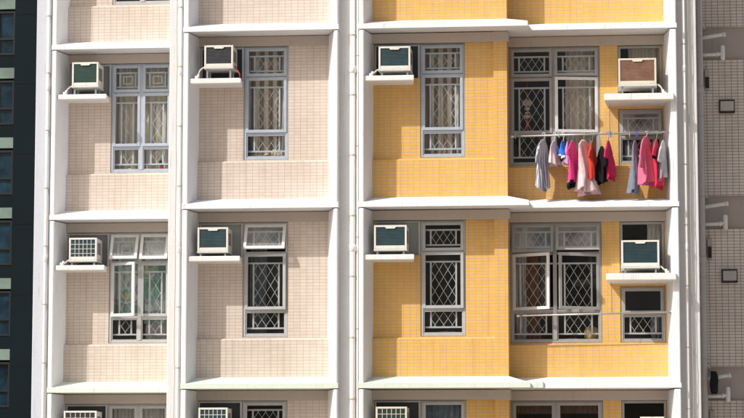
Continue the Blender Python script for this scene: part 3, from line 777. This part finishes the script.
K = dict(
    shirt=cloth('stripe_grey', (.66, .69, .74), (.22, .26, .33), 9, mode='stripe'), tank=cloth('sheer_pink', (.78, .60, .62), (.7, .62, .6)), blue=cloth('blue_print', (.02, .14, .62), (.03, .22, .75)),
    lilac=cloth('lilac', (.58, .36, .60)), hot=cloth('hot_pink', (.85, .06, .30), (.76, .045, .25)), blk=cloth('black_knit', (.008, .008, .010), trans=0), wp=cloth('pale_pink', (.82, .50, .54), (.80, .68, .68)),
    orange=cloth('orange_red', (.68, .055, .035), (.55, .04, .025)), mag=cloth('crimson', (.70, .03, .13), (.6, .02, .10)), grey=cloth('denim_grey', (.24, .27, .34), (.16, .19, .25)),
    pink=cloth('rose', (.78, .18, .31), (.72, .14, .26)), red=cloth('red', (.70, .035, .10), (.60, .03, .08)), gw=cloth('grey_white', (.56, .57, .60), (.40, .41, .44)), white=cloth('white', (.78, .77, .77)))
garment('grey blue striped shirt with sleeves, leftmost on the laundry pole', 'shirt', 2.955, -1.675, -2.44, .17, [K['shirt']], 'white', sleeve=.30, seed=1, sw=.21, lean=0.05)
garment('small sheer pinkish white top second on the laundry pole', 'top', 3.12, -1.70, -2.065, .125, [K['tank']], 'white', sw=.15, seed=2)
garment('short bright blue top on the laundry pole', 'top', 3.255, -1.70, -1.96, .10, [K['blue'], K['white']], 'white', sw=.13, split=.85, seed=3, folds=3)
garment('thin lilac top squeezed beside the hot pink dress', 'top', 3.325, -1.72, -2.05, .05, [K['lilac']], 'purple', sw=.14, seed=4)
garment('hot pink dress with black hem on the laundry pole', 'dress', 3.40, -1.70, -2.42, .155, [K['hot'], K['blk']], 'teal', sw=.2, hem=.23, split=.87, seed=5, sleeve=.16, lean=-0.03, folds=6)
garment('long pale pink and white dress on the laundry pole', 'dress', 3.565, -1.685, -2.50, .19, [K['wp']], 'green', sw=.2, hem=.24, flare=1.4, thick=.08, seed=6, folds=6, lean=-0.09, tilt=1)
garment('orange red top between pale pink dress and black top', 'top', 3.70, -1.715, -2.29, .085, [K['orange']], 'green', sw=.18, sleeve=.18, seed=7)
garment('black top hanging in the middle of the pole', 'top', 3.84, -1.79, -2.36, .15, [K['blk']], 'white', sw=.2, sleeve=.25, seed=8, sgn=-1, lean=0.03)
garment('crimson top with short sleeves under a blue hanger beside the black top', 'top', 3.945, -1.705, -2.295, .115, [K['mag'], K['blk']], 'blue', sw=.19, sleeve=.2, seed=9, lean=-0.04)
garment('long narrow blue grey garment before the small window', 'trousers', 4.355, -1.71, -2.515, .095, [K['grey']], 'blue', sw=.13, hem=.15, seed=10, folds=4, lean=0.03)
garment('large rose pink shirt near right end of the pole', 'shirt', 4.523, -1.645, -2.385, .20, [K['pink'], K['mag']], 'white', sw=.22, hem=.24, flare=1.6, thick=.075, sleeve=.42, seed=11, lean=-0.03)
garment('red polo with black sleeve trim near right end of the pole', 'shirt', 4.675, -1.70, -2.43, .105, [K['red'], K['blk']], 'green', sw=.2, sleeve=.22, sleeve_trim=True, seed=12, lean=-0.02)
garment('grey white shirt at the right end of the pole against the fin', 'shirt', 4.785, -1.715, -2.31, .10, [K['gw'], K['white']], 'purple', sw=.15, sleeve=.26, sleeve_trim=True, seed=13, lean=0.09)

def pole(x0, z0, x1, z1, y, label):
    root = empty('laundry_pole', (x0, y, z0)); tag(root, label, 'pole', 'laundry poles')
    obj('tube', MB().tube([(x0, y, z0), (x1, y, z1)], .0135, 10).mesh('tube', M['bamboo'], True), root)
    obj('end_cap', MB().tube([(x0-.02, y, z0), (x0+.025, y, z0)], .018, 10).mesh('end_cap', M['pvc'], True), root)
    obj('wall_socket', MB().tube([(x1-.02, y, z1), (x1+.03, y, z1+.001)], .026, 10).mesh('wall_socket', M['steel'], True), root)
    return root
p = pole(2.47, -1.618, 4.885, -1.582, .60, 'thin metal laundry pole carrying the washing, upper storey')
obj('wire', MB().tube([(3.972, .60, -1.14), (3.972, .60, -1.585)], .006, 6).mesh('wire', M['steel']), p)
p = pole(2.54, -4.385, 4.87, -4.342, .60, 'bare metal laundry pole in front of the lower windows')
obj('wire', MB().tube([(3.972, .60, -3.89), (3.972, .60, -4.36)], .006, 6).mesh('wire', M['steel']), p)
def peg(x, mat, label, z=-1.6):
    root = tag(obj('clothes_peg', MB().box(-.007, .007, -.020, -.008, -.065, .022).box(-.006, .006, .008, .020, -.06, .02).tube([(0, -.018, -.028), (0, .018, -.028)], .005, 6).mesh('clothes_peg', M[mat]), None, (x, .6, z+.012), .003, 1), label, 'peg', 'pegs on the laundry pole')
peg(2.52, 'hang_green', 'green clothes peg at the far left end of the laundry pole')
peg(3.19, 'hang_green', 'green clothes peg on the pole between sheer top and blue top')
peg(3.985, 'hang_blue', 'blue clothes peg on the pole right of the crimson top')
peg(4.03, 'hang_green', 'green clothes peg on the pole where no washing hangs')
peg(4.27, 'hang_green', 'green clothes peg on the pole left of the long blue grey garment')
peg(4.385, 'hang_blue', 'blue clothes peg on the pole above the long blue grey garment')

# black cloth on the lowest waste pipe
bc = MB(); rnd = random.Random(3); n = 14
for j in range(9):
    t = j/8
    for q in range(n):
        a = 2*math.pi*q/n; r = .04+.02*math.sin(t*3)+.008*math.sin(3*a+j)
        bc.v.append((r*math.cos(a)*1.1+.012*math.sin(3*t), r*.7*math.sin(a), .18-.36*t))
for j in range(8):
    for q in range(n): bc.f.append((j*n+q, (j+1)*n+q, (j+1)*n+(q+1) % n, j*n+(q+1) % n)); bc.mi.append(0)
bc.f.append(tuple(reversed([8*n+q for q in reversed(range(n))]))); bc.mi.append(0); bc.f.append(tuple(q for q in range(n))); bc.mi.append(0)
tag(obj('hanging_cloth', bc.mesh('hanging_cloth', M['black'], True), None, (5.555, 2.52, -5.335)), 'black rolled cloth hanging by the lowest waste pipe on the grey wall', 'cloth')

# small things in the windows
def lathe(m, prof, c, n=12):
    base = len(m.v)
    for r, z in prof:
        m.v += [(c[0]+r*math.cos(2*math.pi*q/n), c[1]+r*math.sin(2*math.pi*q/n), c[2]+z) for q in range(n)]
    for j in range(len(prof)-1):
        for q in range(n):
            m.f.append((base+j*n+q, base+j*n+(q+1) % n, base+(j+1)*n+(q+1) % n, base+(j+1)*n+q)); m.mi.append(0)
    return m
d = empty('toy_doll', (-3.275, 2.0, -1.94)); tag(d, 'small red doll standing inside the cream curtained corner window', 'doll')
obj('body', lathe(MB(), [(.002, 0), (.04, .0), (.045, .05), (.03, .11), (.012, .13)], (0, 0, 0)).mesh('body', K['red'], True), d, (-3.275, 2.0, -1.94))
obj('head', lathe(MB(), [(.002, .12), (.03, .13), (.042, .165), (.034, .20), (.002, .215)], (0, 0, 0)).mesh('head', M['black'], True), d, (-3.275, 2.0, -1.94))
for sd in (-1, 1): obj('arm', MB().tube([(sd*.03, 0, .11), (sd*.06, -.01, .07), (sd*.055, -.02, .03)], [.012, .014, .011], 8).mesh('arm', K['red'], True), d, (-3.275, 2.0, -1.94))
kx, ky, kz = 2.683, 1.13, -.94
kn = empty('hanging_charm', (kx, ky, kz)); tag(kn, 'pale gold hanging charm with beads in the dark window above the laundry', 'charm')
gold = plain('pale_gold', (.62, .50, .34), .5)
obj('cord', MB().tube([(0, 0, .28), (0, 0, -.02)], .004, 6).mesh('cord', K['red']), kn, (kx, ky, kz))
obj('knot', lathe(MB(), [(.002, -.02), (.05, -.03), (.085, -.075), (.05, -.12), (.015, -.135)], (0, 0, 0), 4).mesh('knot', gold), kn, (kx, ky, kz))
for i, (r, z) in enumerate(((.05, -.17), (.035, -.235), (.06, -.295))):
    obj('bead', lathe(MB(), [(.002, r*.6), (r*.8, r*.35), (r, 0), (r*.8, -r*.35), (.002, -r*.6)], (0, 0, z)).mesh('bead', gold, True), kn, (kx, ky, kz))
obj('tassel', lathe(MB(), [(.006, -.32), (.018, -.34), (.022, -.40), (.028, -.54), (.002, -.54)], (0, 0, 0)).mesh('tassel', K['red'], True), kn, (kx, ky, kz))

def bundle(x, y, z, rx, ry, rz, mat, label, cat, seed):
    rnd = random.Random(seed); m = MB(); n, k = 18, 10; ph = [rnd.uniform(0, 6) for _ in range(5)]
    for j in range(k+1):
        th = math.pi*j/k
        for q in range(n):
            a = 2*math.pi*q/n; f = 1+.12*math.sin(3*a+ph[0]+2*th)+.08*math.sin(7*a+ph[1]-3*th)+.06*math.sin(5*th+ph[2]+2*a)
            m.v.append((rx*math.sin(th)*math.cos(a)*f, ry*math.sin(th)*math.sin(a)*f, rz*(1+math.cos(th)*(1 if th < 1.57 else .85))*(f if th < 1.9 else 1)*.98))
    for j in range(k):
        for q in range(n): m.f.append((j*n+q, (j+1)*n+q, (j+1)*n+(q+1) % n, j*n+(q+1) % n)); m.mi.append(0)
    tag(obj('cloth_bundle', m.mesh('cloth_bundle', mat, True), None, (x, y, z)), label, cat, 'things on the inner sills')
cr = cloth('cream_bundle', (.66, .58, .44), (.50, .36, .22), 14, mode='print', trans=0)
bundle(-1.45, .66, -1.93, .18, .05, .06, cr, 'crumpled cream cloth behind the lower pane of the upper narrow beige window', 'cloth', 1)
bundle(-1.18, .67, -1.93, .14, .05, .10, cr, 'patterned cream bag at right behind the lower pane of the upper narrow beige window', 'bag', 2)
bundle(-3.85, 2.0, -1.93, .16, .05, .04, cloth('cream2', (.72, .62, .46), trans=0), 'cream cloth heaped on the sill of the upper corner window', 'cloth', 3)
bundle(3.66, 1.2, -4.77, .12, .07, .12, cloth('mustard', (.60, .40, .16), trans=0), 'mustard yellow bag on the sill of the open yellow bay window', 'bag', 4)
bundle(3.36, 1.2, -4.77, .14, .06, .035, cloth('aqua', (.42, .60, .60), trans=0), 'pale aqua towel folded on the sill of the open yellow bay window', 'towel', 5)
bundle(4.27, 1.2, -2.0, .07, .06, .17, cloth('ice', (.55, .66, .72), trans=0), 'pale blue bag standing inside the small window behind the laundry', 'bag', 7)
bundle(1.42, .66, -4.69, .25, .05, .035, cloth('brown_b', (.24, .15, .10), trans=0), 'brown cloth low behind the lower pane of the yellow narrow window', 'cloth', 6)

# ------------------------------------------------------------------ dark tower far behind on the left
T = empty('dark_tower', (-27, 66, GZ)); tag(T, 'dark clad tower with mint spandrels far behind at the left edge', 'building')
TY = 60.0; PITCH_T = 2.84; Z0 = 9.16
obj('core', MB().box(-40, -14.0, TY+.5, TY+14, GZ, 46).mesh('core', M['dark_panel']), T)
pan = MB().box(-.0, 3.4, 0, .6, .012, PITCH_T-.012).mesh('wall_panel', M['dark_panel'])
jt = MB().box(0, 3.4, .03, .6, -.012, .012).mesh('joint', M['dark_joint'])
colsx = [-20.28, -25.2, -30.1]
mint = MB().box(-1.5, 0, .16, .55, 0, .43).mesh('spandrel', M['mint'])
dks = MB().box(-1.5, 0, .22, .55, 0, .55).mesh('sill_panel', M['dark_panel'])
wfr = MB().ring(-1.5, -.02, 0, 1.8, .2, .4, .09).box(-.80, -.70, .2, .4, .09, 1.71).box(-1.41, -.8, .21, .39, .62, .70).box(-.70, -.11, .21, .39, .62, .70).mesh('window', M['dark_frame'])
pne = MB().box(-1.42, -.1, .30, .32, .08, 1.72).mesh('pane', M['tower_glass'])
for f in range(-9, 11):
    z = Z0+f*PITCH_T
    if z < GZ+.5: continue
    for ci, cx in enumerate(colsx):
        obj('wall_panel', pan, T, (cx, TY, z)); obj('joint', jt, T, (cx, TY, z))
        obj('spandrel', mint, T, (cx, TY, z+.27)); 
        wv = obj('window', wfr, T, (cx, TY, z+.27-1.88)); obj('pane', pne, wv, (cx, TY, z+.27-1.88))
        obj('sill_panel', dks, T, (cx, TY, z+.27-2.42))
obj('wall_panel', MB().box(-16.88, -14.0, TY, TY+.6, GZ, 46).mesh('wall_panel', M['dark_panel']), T)
